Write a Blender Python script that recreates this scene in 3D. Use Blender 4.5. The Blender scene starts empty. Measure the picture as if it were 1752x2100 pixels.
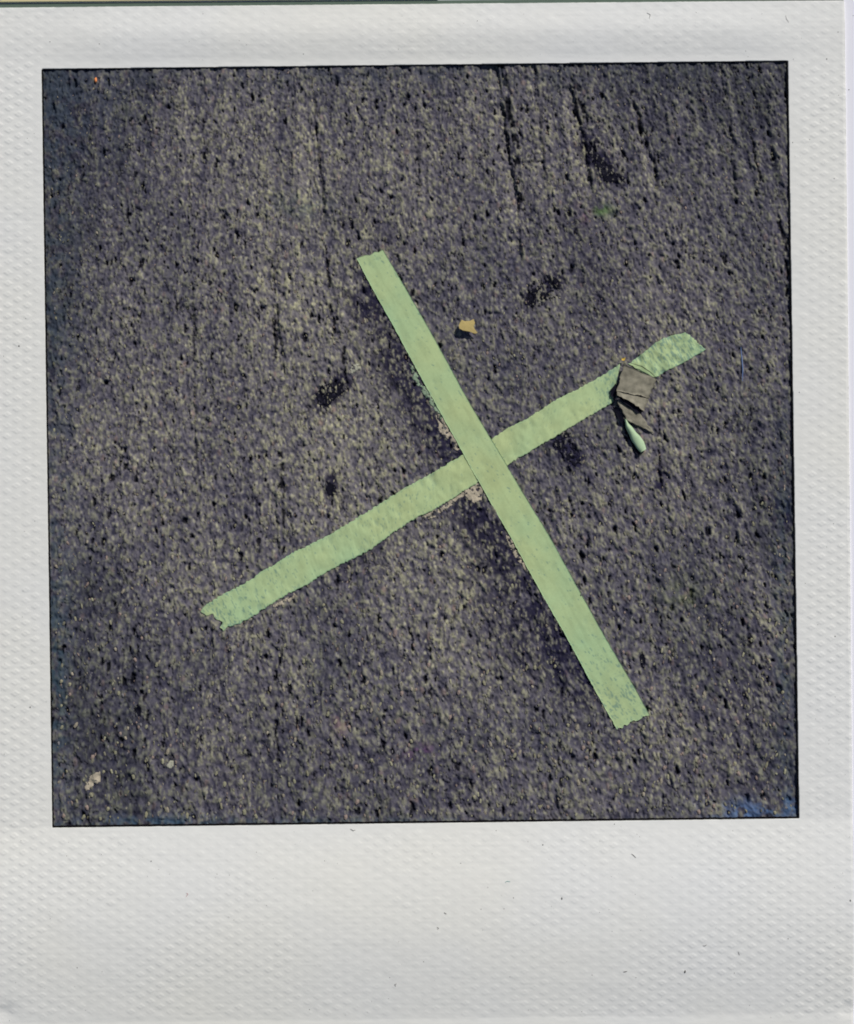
import bpy, bmesh, math, random
import numpy as np
from mathutils import Vector

random.seed(7)
C = bpy.context.scene.collection
sc = bpy.context.scene

# ---------------------------------------------------------------- camera, sky, sun
S = 0.0008                       # metres per photo pixel (tape about 5 cm wide)
CX, CY = 876.0, 1050.0
CAM_H = 3.2
cam = bpy.data.cameras.new('camera'); camo = bpy.data.objects.new('camera', cam); C.objects.link(camo)
camo.location = (0, 0, CAM_H); camo.rotation_euler = (0, 0, 0)
cam.sensor_fit = 'VERTICAL'; cam.sensor_height = 24.0
cam.lens = 24.0 * CAM_H / (2100 * S)
cam.clip_start = 0.05; cam.clip_end = 500.0
sc.camera = camo
sc.render.engine = 'CYCLES'; sc.cycles.filter_width = 1.9           # a soft old lens

SUN_ELEV = math.radians(40.0)
SUN_DIR = Vector((0.56 * math.cos(SUN_ELEV), 0.828 * math.cos(SUN_ELEV), math.sin(SUN_ELEV)))   # towards the sun: upper right
w = bpy.data.worlds.new('World'); sc.world = w; w.use_nodes = True
nt = w.node_tree; bg = nt.nodes['Background']
sky = nt.nodes.new('ShaderNodeTexSky'); sky.sky_type = 'NISHITA'; sky.sun_disc = False
sky.sun_elevation = SUN_ELEV; sky.sun_rotation = math.atan2(SUN_DIR.x, SUN_DIR.y)
nt.links.new(sky.outputs[0], bg.inputs[0]); bg.inputs[1].default_value = 0.05
sun = bpy.data.lights.new('sun', 'SUN'); sun.energy = 3.45; sun.angle = math.radians(0.6); sun.color = (1.0, 0.955, 0.87)
suno = bpy.data.objects.new('sun', sun); C.objects.link(suno)
suno.rotation_euler = SUN_DIR.to_track_quat('Z', 'Y').to_euler(); suno.location = SUN_DIR * 8
sc.view_settings.view_transform = 'Standard'; sc.view_settings.look = 'None'
sc.view_settings.exposure = 0.0; sc.view_settings.gamma = 1.0; sc.view_settings.use_curve_mapping = False

# ---------------------------------------------------------------- helpers
def wx(x): return (np.asarray(x, float) - CX) * S
def wy(y): return (CY - np.asarray(y, float)) * S
def P(x, y, z=0.0): return ((x - CX) * S, (CY - y) * S, z * S)

def lin(r, g, b):
    f = lambda c: (c / 255.0 / 12.92) if c / 255.0 <= 0.04045 else ((c / 255.0 + 0.055) / 1.055) ** 2.4
    return (f(r), f(g), f(b))

def tag(o, label=None, cat=None, group=None, kind=None):
    if label: o['label'] = label
    if cat: o['category'] = cat
    if group: o['group'] = group
    if kind: o['kind'] = kind
    return o

def empty(name, x, y, z=0.0):
    o = bpy.data.objects.new(name, None); o.empty_display_size = 0.02
    C.objects.link(o); o.location = P(x, y, z); return o

def link(name, me, parent=None):
    o = bpy.data.objects.new(name, me); C.objects.link(o)
    if parent is not None:
        o.parent = parent
        o.matrix_parent_inverse = parent.matrix_basis.inverted()
    return o

def mesh_np(name, V, F, mat, smooth=True, cols=None):
    """V (n,3), F (m,k) all faces of one size, cols (n,3) or (n,4) per-vertex colour"""
    me = bpy.data.meshes.new(name)
    V = np.asarray(V, np.float32); F = np.asarray(F, np.int32); k = F.shape[1]
    me.vertices.add(len(V)); me.vertices.foreach_set('co', V.ravel())
    me.loops.add(F.size); me.loops.foreach_set('vertex_index', F.ravel())
    me.polygons.add(len(F))
    me.polygons.foreach_set('loop_start', np.arange(0, F.size, k, dtype=np.int32))
    try: me.polygons.foreach_set('loop_total', np.full(len(F), k, np.int32))
    except Exception: pass
    me.polygons.foreach_set('use_smooth', np.full(len(F), smooth, bool))
    if cols is not None:
        a = me.attributes.new('Col', 'FLOAT_COLOR', 'POINT')
        c = np.ones((len(V), 4), np.float32); c[:, :cols.shape[1]] = cols
        a.data.foreach_set('color', c.ravel())
    me.materials.append(mat); me.update(calc_edges=True); me.validate()
    return me

def grid_faces(ny, nx, mask=None):
    i = np.arange(ny * nx).reshape(ny, nx)
    F = np.stack([i[:-1, :-1], i[1:, :-1], i[1:, 1:], i[:-1, 1:]], -1).reshape(-1, 4)   # y index runs down the picture
    if mask is not None: F = F[mask.ravel()]
    return F

def compact(V, F, cols=None):
    used = np.zeros(len(V), bool); used[F.ravel()] = True
    idx = np.cumsum(used) - 1
    return V[used], idx[F], (cols[used] if cols is not None else None)

RT = np.random.RandomState(11)
TAB = RT.rand(1 << 16).astype(np.float32)
def hsh(i, j, s): return TAB[((i * 7349 + j * 19349 + s * 83492 + (i * j) * 131) & 0xFFFF)]

def vnoise(x, y, seed):
    xi = np.floor(x).astype(np.int64); yi = np.floor(y).astype(np.int64)
    fx = x - xi; fy = y - yi
    fx = fx * fx * (3 - 2 * fx); fy = fy * fy * (3 - 2 * fy)
    a = hsh(xi, yi, seed); b = hsh(xi + 1, yi, seed); c = hsh(xi, yi + 1, seed); d = hsh(xi + 1, yi + 1, seed)
    return (a * (1 - fx) + b * fx) * (1 - fy) + (c * (1 - fx) + d * fx) * fy * 1.0

def fbm(x, y, seed, octv=4):
    r = 0; amp = 0.5; tot = 0
    for k in range(octv):
        r = r + amp * vnoise(x * 2 ** k + 17.3 * k, y * 2 ** k - 9.1 * k, seed + k); tot += amp; amp *= 0.55
    return r / tot                                # 0..1, mean .5

def voronoi(u, v, seed, jit=0.95):
    ui = np.floor(u).astype(np.int64); vi = np.floor(v).astype(np.int64)
    f1 = np.full(u.shape, 9.0, np.float32); f2 = f1.copy()
    ra = np.zeros(u.shape, np.float32); rb = ra.copy()
    for dj in (-1, 0, 1):
        for di in (-1, 0, 1):
            a = ui + di; b = vi + dj
            px = a + 0.5 + jit * (hsh(a, b, seed) - 0.5); py = b + 0.5 + jit * (hsh(a, b, seed + 1) - 0.5)
            d = np.hypot(u - px, v - py).astype(np.float32)
            n = d < f1
            f2 = np.where(n, f1, np.minimum(f2, d)); f1 = np.where(n, d, f1)
            ra = np.where(n, hsh(a, b, seed + 2), ra); rb = np.where(n, hsh(a, b, seed + 3), rb)
    return f1, f2, ra, rb

def sstep(a, b, x):
    t = np.clip((x - a) / (b - a), 0, 1); return t * t * (3 - 2 * t)

def seg_dist(x, y, pts):
    d = np.full(np.shape(x), 1e9)
    for (x0, y0), (x1, y1) in zip(pts[:-1], pts[1:]):
        L = (x1 - x0) ** 2 + (y1 - y0) ** 2 + 1e-9
        t = np.clip(((x - x0) * (x1 - x0) + (y - y0) * (y1 - y0)) / L, 0, 1)
        d = np.minimum(d, np.hypot(x - x0 - t * (x1 - x0), y - y0 - t * (y1 - y0)))
    return d

def inpoly(x, y, poly):
    ins = np.zeros(np.shape(x), bool); n = len(poly)
    for k in range(n):
        x0, y0 = poly[k]; x1, y1 = poly[(k + 1) % n]
        if y0 == y1: continue
        c = ((y0 > y) != (y1 > y)) & (x < (x1 - x0) * (y - y0) / (y1 - y0) + x0)
        ins ^= c
    return ins

# ---------------------------------------------------------------- materials
def mat_new(name, rough=0.85, spec=0.25):
    m = bpy.data.materials.new(name); m.use_nodes = True
    b = m.node_tree.nodes['Principled BSDF']; b.inputs['Roughness'].default_value = rough
    b.inputs['Specular IOR Level'].default_value = spec
    return m, m.node_tree, b

def N(nt, t, **kw):
    n = nt.nodes.new(t)
    for k, v in kw.items(): setattr(n, k, v)
    return n

def flat_mat(name, col, rough=0.8, spec=0.2, var=0.12, scale=300.0, bump=0.0):
    m, nt, b = mat_new(name, rough, spec)
    tc = N(nt, 'ShaderNodeTexCoord'); no = N(nt, 'ShaderNodeTexNoise'); no.inputs['Scale'].default_value = scale
    no.inputs['Detail'].default_value = 5.0
    mr = N(nt, 'ShaderNodeMapRange'); mr.inputs[1].default_value = 0.25; mr.inputs[2].default_value = 0.75
    mr.inputs[3].default_value = 1 - var; mr.inputs[4].default_value = 1 + var
    mx = N(nt, 'ShaderNodeVectorMath', operation='SCALE'); mx.inputs[0].default_value = col
    nt.links.new(tc.outputs['Object'], no.inputs['Vector']); nt.links.new(no.outputs[0], mr.inputs[0])
    nt.links.new(mr.outputs[0], mx.inputs['Scale']); nt.links.new(mx.outputs[0], b.inputs['Base Color'])
    if bump:
        bp = N(nt, 'ShaderNodeBump'); bp.inputs['Strength'].default_value = bump; bp.inputs['Distance'].default_value = 0.0006
        nt.links.new(no.outputs[0], bp.inputs['Height']); nt.links.new(bp.outputs[0], b.inputs['Normal'])
    return m

def attr_mat(name, rough=0.9, spec=0.1, var=0.15, scale=900.0, outside=False):
    """colour carried per vertex (what the stone, tar or tape itself is, plus some painted light and shade), broken up by fine noise"""
    m, nt, b = mat_new(name, rough, spec)
    at = N(nt, 'ShaderNodeAttribute', attribute_name='Col')
    tc = N(nt, 'ShaderNodeTexCoord'); no = N(nt, 'ShaderNodeTexNoise'); no.inputs['Scale'].default_value = scale
    no.inputs['Detail'].default_value = 3.0
    mr = N(nt, 'ShaderNodeMapRange'); mr.inputs[1].default_value = 0.3; mr.inputs[2].default_value = 0.7
    mr.inputs[3].default_value = 1 - var; mr.inputs[4].default_value = 1 + var
    sc_ = N(nt, 'ShaderNodeVectorMath', operation='SCALE')
    nt.links.new(tc.outputs['Object'], no.inputs['Vector']); nt.links.new(no.outputs[0], mr.inputs[0])
    nt.links.new(mr.outputs[0], sc_.inputs['Scale'])
    if outside:                                       # beyond the finely modelled patch the material makes the chippings
        vo = N(nt, 'ShaderNodeTexVoronoi'); vo.inputs['Scale'].default_value = 140.0
        sp = N(nt, 'ShaderNodeSeparateColor'); nt.links.new(vo.outputs['Color'], sp.inputs[0])
        m2 = N(nt, 'ShaderNodeMapRange'); m2.inputs[3].default_value = 0.45; m2.inputs[4].default_value = 1.6
        nt.links.new(tc.outputs['Object'], vo.inputs['Vector']); nt.links.new(sp.outputs[0], m2.inputs[0])
        mixf = N(nt, 'ShaderNodeMix', data_type='FLOAT'); mixf.inputs['A'].default_value = 1.0
        inv = N(nt, 'ShaderNodeMath', operation='SUBTRACT'); inv.inputs[0].default_value = 1.0
        nt.links.new(at.outputs['Alpha'], inv.inputs[1]); nt.links.new(inv.outputs[0], mixf.inputs['Factor'])
        nt.links.new(m2.outputs[0], mixf.inputs['B'])
        s2 = N(nt, 'ShaderNodeVectorMath', operation='SCALE')
        nt.links.new(at.outputs['Color'], s2.inputs[0]); nt.links.new(mixf.outputs[0], s2.inputs['Scale'])
        nt.links.new(s2.outputs[0], sc_.inputs[0])
        bp = N(nt, 'ShaderNodeBump'); bp.inputs['Distance'].default_value = 0.002
        nt.links.new(inv.outputs[0], bp.inputs['Strength']); nt.links.new(vo.outputs['Distance'], bp.inputs['Height'])
        bp.invert = True
        nt.links.new(bp.outputs[0], b.inputs['Normal'])
    else:
        nt.links.new(at.outputs['Color'], sc_.inputs[0])
    nt.links.new(sc_.outputs[0], b.inputs['Base Color'])
    return m

M_ASPH = attr_mat('asphalt', rough=0.92, spec=0.08, var=0.16, scale=1100, outside=True)
M_STONE = attr_mat('aggregate_stone', rough=0.8, spec=0.15, var=0.12, scale=900)
M_TAPE = attr_mat('green_cloth_tape', rough=0.6, spec=0.12, var=0.035, scale=260)
M_TAR_SHADE = flat_mat('tar_and_shade', (0.006, 0.006, 0.014), rough=0.75, spec=0.1, var=0.5, scale=700, bump=0.4)  # real tar, also the black shade strips at the peeled tape
M_RES = flat_mat('glue_residue', lin(176, 166, 148), rough=0.8, var=0.22, scale=420, bump=0.6)
M_RESG = flat_mat('green_glue_residue', lin(140, 160, 135), rough=0.8, var=0.3, scale=420, bump=0.6)
M_CHALK = flat_mat('pale_scuff', lin(165, 165, 150), rough=0.9, var=0.3, scale=500, bump=0.5)
M_CARD = attr_mat('white_card', rough=0.62, spec=0.18, var=0.012, scale=60)
M_EDGE = flat_mat('black_card_edge', (0.006, 0.006, 0.007), rough=0.9, spec=0.03, var=0.3, scale=900)
M_BACK = flat_mat('white_backing_paper', (0.84, 0.84, 0.92), rough=0.8, var=0.01, scale=40)
M_TAN = flat_mat('tan_strip', lin(212, 203, 160), rough=0.55, var=0.05, scale=30)
M_GREYGREEN = flat_mat('dark_green_strip', lin(92, 108, 98), rough=0.8, var=0.08, scale=60)
M_SCRAP = flat_mat('tan_paper', lin(190, 170, 112), rough=0.8, var=0.07, scale=160, bump=0.3)
M_FLAP = flat_mat('grey_film', lin(130, 126, 112), rough=0.6, spec=0.2, var=0.45, scale=95, bump=0.8)
M_YEL = flat_mat('yellow_plastic', lin(226, 190, 84), rough=0.5, var=0.08, scale=300)
M_DARK = flat_mat('dark_dust', (0.05, 0.05, 0.05), rough=0.9, var=0.4, scale=900)
M_TEALF = flat_mat('teal_fibre', lin(90, 150, 150), rough=0.7)
M_REDF = flat_mat('red_fibre', lin(170, 90, 95), rough=0.7)
M_BLUEF = flat_mat('pale_blue_scratch', lin(110, 135, 185), rough=0.6)
M_ORANGE = flat_mat('orange_grit', lin(240, 150, 90), rough=0.5)

# ---------------------------------------------------------------- the picture opening and card outline (photo px)
W_TL, W_TR, W_BR, W_BL = (86, 142), (1616, 125), (1639, 1678), (108, 1697)
def win_left(y): return W_TL[0] + (W_BL[0] - W_TL[0]) * (y - W_TL[1]) / (W_BL[1] - W_TL[1])
def win_right(y): return W_TR[0] + (W_BR[0] - W_TR[0]) * (y - W_TR[1]) / (W_BR[1] - W_TR[1])
def win_top(x): return W_TL[1] + (W_TR[1] - W_TL[1]) * (x - W_TL[0]) / (W_TR[0] - W_TL[0])
def win_bot(x): return W_BL[1] + (W_BR[1] - W_BL[1]) * (x - W_BL[0]) / (W_BR[0] - W_BL[0])

# ---------------------------------------------------------------- asphalt relief
KP = 1.95e-4
def relief(X, Y):
    """height in px and colour of the asphalt at photo position X, Y"""
    Sg = np.exp(KP * (Y - 900))
    u = (X - 876) / Sg
    v = -(np.exp(-KP * (Y - 900)) - 1) / KP
    u = u - 0.05 * v + 10 * (fbm(u / 60, v / 60, 49, 2) - .5)                                  # the grain leans a little
    wob = 5.0 * (fbm(u / 11, v / 17, 50, 2) - 0.5)
    st = lambda q, k: np.clip((q - 0.5) * k + 0.5, 0, 1)
    f = st(fbm(u / 3.9, v / 6.6, 60, 3), 1.9)                         # fine streaky grain
    f2 = st(fbm(u / 8.0 + 40, v / 13.0, 64, 3), 1.8)                  # clumps of it
    g1, g2, ra, rb = voronoi((u + wob) / 5.6, (v + wob) / 10.5, 100)
    dome = np.clip(1.0 - (g1 / 0.72) ** 2, 0, 1)
    h = dome * (0.2 + 1.3 * ra) + 3.0 * (f - 0.5) + 2.6 * (f2 - 0.5)
    k1, k2, rc, rd = voronoi((u - wob) / 12.0 + 31.7, (v + wob) / 21.0, 300)     # coarser chippings
    big = sstep(0.40, 0.16, k1 + 0.20 * (f - 0.5)) * (rc > 0.76)
    h = h + big * (0.6 + 1.1 * rd)
    streak = fbm(u / 24, v / 150, 70, 4)
    low = fbm(X / 230, Y / 300, 80, 4)
    mid = fbm(u / 22, v / 34, 90, 3)
    lump = st(fbm(u / 12 + 3, v / 16, 97, 2), 1.5)
    h = h + 3.0 * (mid - 0.5) + 5.0 * (streak - 0.5) + (3.2 + 2.2 * sstep(500, 1600, Y)) * (lump - 0.5)
    # pits and crevices: leaning slots of very uneven size
    dens = 0.27 + 0.9 * (fbm(X / 130, Y / 170, 95, 3) - 0.5)
    p1, p2, re, rf = voronoi((u + 1.2 * wob) / 17.0 + 5.5, (v - wob) / 38.0 + 3.3, 500)
    pr = 0.07 + 0.24 * re ** 2.2
    pit = (rf < dens) * sstep(pr, pr * 0.45, p1 + 0.22 * (f - 0.5) + 0.16 * (f2 - .5))
    q1, q2, rg, ri = voronoi((u + wob) / 8.5 + 2.5, (v - wob) / 17.0 + 8.3, 700)
    pit2 = (ri < 0.05 + 0.25 * dens) * sstep(0.28, 0.10, q1 + 0.2 * (f - .5))
    rdg = np.abs(fbm(u / 13 + 9, v / 34, 66, 3) - 0.5)
    slot = sstep(0.026, 0.008, rdg) * sstep(0.47, 0.58, fbm(u / 17, v / 30 + 7, 68, 2))
    h = h - 5.0 * pit - 2.0 * pit2 - 2.4 * slot
    # rolled ridges near the top and some cracks
    ridge = 0; scarp_lit = 0; scarp_shade = 0
    for pts, wd, amp in RIDGES:                       # worn drag lines: a shallow dip that ends at a low wall on its right
        xx = [p[0] for p in pts]; yy = [p[1] for p in pts]
        d = X - np.interp(Y, yy, xx) + 7 * (fbm(X / 14, Y / 24, 33, 3) - .5)
        fade = sstep(yy[0] - 12, yy[0] + 8, Y) * sstep(yy[-1] + 30, yy[-1] - 30, Y) * sstep(0.30, 0.55, fbm(X * 0 + wd, Y / 34, 35, 3))
        dip = np.clip(1 + d / (3.2 * wd), 0, 1) * sstep(2.0, -1.0, d)
        ridge = ridge - amp * dip * fade
        scarp_lit = scarp_lit + 0.045 * amp * np.exp(-((d + 1.1 * wd) / (1.1 * wd)) ** 2) * fade  # pale tone imitating light on the slope of the dip
        scarp_shade = np.maximum(scarp_shade, sstep(4.5, 1.5, np.abs(d - 2.0)) * fade * sstep(0.36, 0.5, fbm(X / 7, Y / 13, 36, 2)) * min(1, amp / 6))  # dark colour imitating shade along the low wall
    h = h + ridge + 5.5 * (fbm(u / 15, v / 300, 72, 3) - .5) * sstep(620, 200, Y)
    crack_and_shade = 0
    for pts, wd in CRACKS:
        d = seg_dist(X + 9 * (fbm(X / 9, Y / 14, 37, 3) - .5), Y + 4 * (fbm(X / 9, Y / 9, 39, 2) - .5), pts)
        crack_and_shade = np.maximum(crack_and_shade, sstep(wd, wd * 0.35, d) * sstep(0.40, 0.56, fbm(X / 9, Y / 15, 41, 2)))
    crack_and_shade = np.maximum(crack_and_shade, scarp_shade)
    h = h - 4.0 * crack_and_shade
    # --- colour of the stuff, with some light and shade painted in
    c_base = np.array([0.113, 0.106, 0.132]); c_ol = np.array([0.245, 0.240, 0.178]); c_dk = np.array([0.034, 0.034, 0.064])
    c_pk = np.array([0.25, 0.185, 0.17]); c_tar_shade = np.array([0.008, 0.008, 0.014]); c_cr = np.array([0.37, 0.36, 0.265])
    def mix(a, b, t): return a * (1 - t[..., None]) + b * t[..., None]
    col = np.broadcast_to(c_base, X.shape + (3,)) * (0.82 + 0.36 * rb[..., None])
    tt = 0.62 * f + 0.38 * f2 + 0.10 * (ra - .5)
    col = mix(col, c_ol, sstep(0.50, 0.95, tt) * 0.95)
    col = mix(col, c_dk, sstep(0.46, 0.10, tt) * 0.85)
    col = mix(col, c_cr, (rb > 0.90) * sstep(0.50, 0.22, g1) * 0.6)
    col = mix(col, np.where((rd > 0.88)[..., None], c_pk, c_ol * 1.05), big * 0.55)
    col = mix(col, c_tar_shade, np.clip(np.maximum(np.maximum(pit, 0.7 * pit2), 0.65 * slot), 0, 1) * 0.96)
    col = mix(col, c_tar_shade, np.clip(crack_and_shade, 0, 1) * 0.96)
    # worn traffic tone, plus painted slope light and a painted vignette
    tone = 0.97 + 0.9 * (low - 0.5) + 0.55 * (streak - 0.5)
    tone = tone + scarp_lit + 0.5 * (fbm(u / 15, v / 300, 72, 3) - .5) * sstep(620, 200, Y)
    for (x, y, r, a) in VIGNETTE_TONE: tone = tone + a * np.exp(-(((X - x) / r) ** 2 + ((Y - y) / (r * 1.35)) ** 2))
    dark = 0
    for pts, wd, a in STAINS:
        d = seg_dist(X, Y, pts)
        dark = np.maximum(dark, a * np.exp(-(d / wd) ** 2) * sstep(0.18, 0.52, fbm(X / 16, Y / 22, 44, 3) + 0.22 * (f2 - .5)))
    col = col * np.clip(tone, 0.5, 1.6)[..., None]
    col = mix(col, np.array([0.017, 0.016, 0.040]), np.clip(1.3 * dark, 0, 0.95) * (0.15 + 0.85 * sstep(0.90, 0.50, tt)))
    ble = np.clip(tone - 1.02, 0, 0.5) * 1.2
    col = mix(col, col * np.array([1.12, 1.10, 0.84]), ble)
    dy = np.clip(1.05 - tone, 0, 0.5) * 1.3
    col = mix(col, col * np.array([0.86, 0.95, 1.10]), dy)
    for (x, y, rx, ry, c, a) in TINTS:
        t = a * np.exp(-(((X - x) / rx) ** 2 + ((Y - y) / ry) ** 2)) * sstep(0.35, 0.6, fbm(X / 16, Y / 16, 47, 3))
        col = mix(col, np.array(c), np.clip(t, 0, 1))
    return h, col, (ra, rb)

RIDGES = [([(1095, 135), (1112, 300), (1120, 380)], 8, 3.5), ([(1480, 140), (1500, 300), (1512, 420)], 9, 3.5), ([(395, 600), (400, 900)], 12, 3), ([(1120, 1500), (1150, 1680)], 10, 4), ([(400, 880), (408, 1050)], 8, 3), ([(850, 200), (862, 420)], 10, 3), ([(1022, 125), (1030, 200), (1040, 300), (1062, 400), (1068, 520)], 11, 8.0),
          ([(1160, 125), (1185, 240), (1200, 290), (1215, 400)], 12, 7.0),
          ([(1290, 180), (1315, 260), (1340, 330), (1350, 420)], 10, 5.5),
          ([(640, 160), (655, 330), (668, 460)], 14, 4.2),
          ([(545, 440), (560, 560), (575, 700), (590, 800)], 12, 4.0),
          ([(565, 1020), (570, 1130)], 11, 4.2),
          ([(548, 1500), (556, 1620), (556, 1690)], 12, 3.0),
          ([(1262, 1550), (1290, 1600), (1300, 1650)], 14, 3.2)]
CRACKS = [([(1030, 130), (1042, 220), (1058, 300), (1062, 360)], 8), ([(1068, 400), (1073, 430)], 6), ([(670, 520), (678, 620), (690, 690)], 5), ([(560, 640), (566, 720)], 4), ([(578, 980), (584, 1080)], 6), ([(575, 930), (580, 975)], 6),
          ([(1172, 135), (1192, 210), (1205, 260)], 9),
          ([(1296, 190), (1316, 270)], 7),
          ([(1160, 888), (1175, 905), (1186, 945)], 6),
          ([(1150, 925), (1168, 965)], 5),
          ([(1352, 925), (1352, 960), (1358, 1000)], 4),
          ([(1350, 835), (1354, 960)], 2.6),
          ([(1420, 1185), (1416, 1230), (1424, 1250)], 5),
          ([(1145, 1510), (1150, 1610), (1148, 1640)], 5),
          ([(1590, 430), (1612, 500), (1618, 640)], 5),
          ([(1538, 270), (1560, 370)], 4),
          ([(704, 712), (708, 770), (712, 800)], 4),
          ([(566, 1480), (572, 1560)], 5)]
VIGNETTE_TONE = [(820, 760, 480, 0.22), (1640, 1690, 300, -0.15), (100, 1690, 260, -0.15), (620, 520, 130, 0.10), (560, 900, 300, 0.16), (740, 440, 170, 0.16), (1060, 230, 90, 0.14), (1300, 1080, 220, 0.10), (640, 720, 160, 0.10),  # bright centre and vignette-dark corners painted in, with smaller local tone patches
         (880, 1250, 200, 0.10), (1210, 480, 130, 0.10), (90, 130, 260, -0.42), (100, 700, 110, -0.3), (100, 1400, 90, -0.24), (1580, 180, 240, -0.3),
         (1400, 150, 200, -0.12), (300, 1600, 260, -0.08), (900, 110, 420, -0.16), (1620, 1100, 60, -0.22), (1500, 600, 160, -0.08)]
STAINS = [([(752, 600), (800, 690), (835, 780)], 46, 1.0), ([(850, 830), (905, 900), (925, 925)], 44, 0.9),
          ([(960, 1035), (1040, 1150), (1110, 1270), (1190, 1400)], 48, 1.0), ([(1010, 1180), (1090, 1330)], 66, 0.55),
          ([(1606, 1030), (1604, 1060)], 20, 1.2), ([(800, 1110), (700, 1165)], 22, 0.5), ([(868, 700), (890, 740)], 18, 0.4),
          ([(1180, 470), (1240, 620)], 60, 0.28), ([(720, 440), (800, 500)], 40, 0.3),
          ([(1205, 295), (1232, 330), (1250, 360)], 20, 1.3), ([(1255, 368), (1278, 368)], 11, 1.1), ([(1088, 615), (1105, 595), (1140, 575)], 19, 1.2),
          ([(660, 818), (700, 788)], 22, 1.4), ([(680, 985), (680, 1010)], 13, 1.2), ([(1145, 905), (1180, 945)], 20, 1.2), ([(1360, 960), (1350, 1000)], 10, .8),
          ([(1590, 1560), (1500, 1400)], 120, 0.25), ([(400, 1500), (900, 1620)], 120, 0.18), ([(130, 300), (110, 160)], 120, 0.3)]
TINTS = [(1540, 1668, 80, 24, (0.09, 0.16, 0.32), 0.9), (1622, 1655, 26, 22, (0.07, 0.14, 0.28), 0.8), (330, 1690, 130, 16, (0.04, 0.10, 0.18), 0.7),  # long edge and corner tints paint in bluish vignetting, small ones local colour
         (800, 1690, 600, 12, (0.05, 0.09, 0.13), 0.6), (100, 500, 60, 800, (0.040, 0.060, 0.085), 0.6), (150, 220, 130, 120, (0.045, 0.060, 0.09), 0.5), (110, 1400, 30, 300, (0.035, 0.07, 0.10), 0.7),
         (1235, 432, 22, 12, (0.11, 0.18, 0.07), 0.9), (1200, 430, 14, 20, (0.20, 0.09, 0.16), 0.6), (860, 1540, 30, 16, (0.16, 0.07, 0.18), 0.6),
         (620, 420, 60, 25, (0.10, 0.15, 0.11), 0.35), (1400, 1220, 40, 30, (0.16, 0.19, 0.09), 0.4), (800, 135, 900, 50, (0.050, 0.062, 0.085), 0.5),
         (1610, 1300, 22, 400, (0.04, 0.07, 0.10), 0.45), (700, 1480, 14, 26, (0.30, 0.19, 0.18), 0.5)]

STEP = 2.0
gx = np.arange(78.0, 1650.0, STEP); gy = np.arange(116.0, 1706.0, STEP)
GX, GY = np.meshgrid(gx, gy)
H, COL, _ = relief(GX, GY)
H -= 0.4
rim = np.minimum.reduce([GX - win_left(GY), win_right(GY) - GX, GY - win_top(GX), win_bot(GX) - GY])
H = np.where(rim < 16, np.minimum(H, 1.6), H)

def hsample(x, y, A=None):
    A = H if A is None else A
    fx = np.clip((np.asarray(x, float) - gx[0]) / STEP, 0, len(gx) - 1.001); fy = np.clip((np.asarray(y, float) - gy[0]) / STEP, 0, len(gy) - 1.001)
    i = fx.astype(int); j = fy.astype(int); a = fx - i; b = fy - j
    return (A[j, i] * (1 - a) + A[j, i + 1] * a) * (1 - b) + (A[j + 1, i] * (1 - a) + A[j + 1, i + 1] * a) * b

def blur(A, r):
    for ax in (0, 1):
        p = np.pad(A, [(r + 1, r) if k == ax else (0, 0) for k in (0, 1)], mode='edge')
        c = np.cumsum(p, axis=ax)
        A = (np.take(c, range(2 * r + 1, c.shape[ax]), ax) - np.take(c, range(0, c.shape[ax] - 2 * r - 1), ax)) / (2 * r + 1)
    return A
HB3 = blur(H, 2); HB8 = blur(blur(H, 11), 11) + 0.25 * (blur(blur(H, 5), 5) - blur(blur(H, 11), 11)) * 0.4

# dark lumps of tar and pale residue: irregular pieces cut from the relief so that they sit on it
def near(poly, pad): 
    xs = [p[0] for p in poly]; ys = [p[1] for p in poly]
    return (GX > min(xs) - pad) & (GX < max(xs) + pad) & (GY > min(ys) - pad) & (GY < max(ys) + pad)

def patch(name, poly, mat, parent=None, off=0.5, rag=7.0, thr=0.40, ns=9.0, seed=0, thick=True):
    """a thin crust lying on the asphalt inside an uneven outline"""
    wobx = rag * (fbm(GX / ns, GY / ns, 200 + seed, 3) - 0.5) * 2; woby = rag * (fbm(GX / ns, GY / ns, 230 + seed, 3) - 0.5) * 2
    m = near(poly, 14) & inpoly(GX + wobx, GY + woby, poly) & (fbm(GX / (ns * .8), GY / (ns * .8), 260 + seed, 2) > thr)
    m = m[:-1, :-1]
    jj, ii = np.nonzero(m)
    if not len(jj): return None
    Z = HB3 * 0.5 + H * 0.5 + off
    V = np.stack([wx(GX), wy(GY), Z * S], -1).reshape(-1, 3)
    F = grid_faces(len(gy), len(gx), m)
    V, F, _ = compact(V, F)
    n = len(V)
    # boundary skirt gives the crust its thickness
    e = {}
    for f in F:
        for a, b in ((f[0], f[1]), (f[1], f[2]), (f[2], f[3]), (f[3], f[0])):
            if (b, a) in e: del e[(b, a)]
            else: e[(a, b)] = 1
    low = V.copy(); low[:, 2] -= (off + 0.8) * S
    V2 = np.concatenate([V, low]); sk = [(a, a + n, b + n, b) for (a, b) in e]
    F2 = np.concatenate([F, np.array(sk, np.int64).reshape(-1, 4)])
    V2, F2, _ = compact(V2, F2)
    return link(name, mesh_np(name, V2, F2, mat), parent)

def lie_under(L, R, conform, lift):
    m = inpoly(GX, GY, list(L) + list(R)[::-1])
    cap = HB8 * (1 - conform) + HB3 * conform + lift - 1.0
    H[m] = np.minimum(H, cap)[m]
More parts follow.
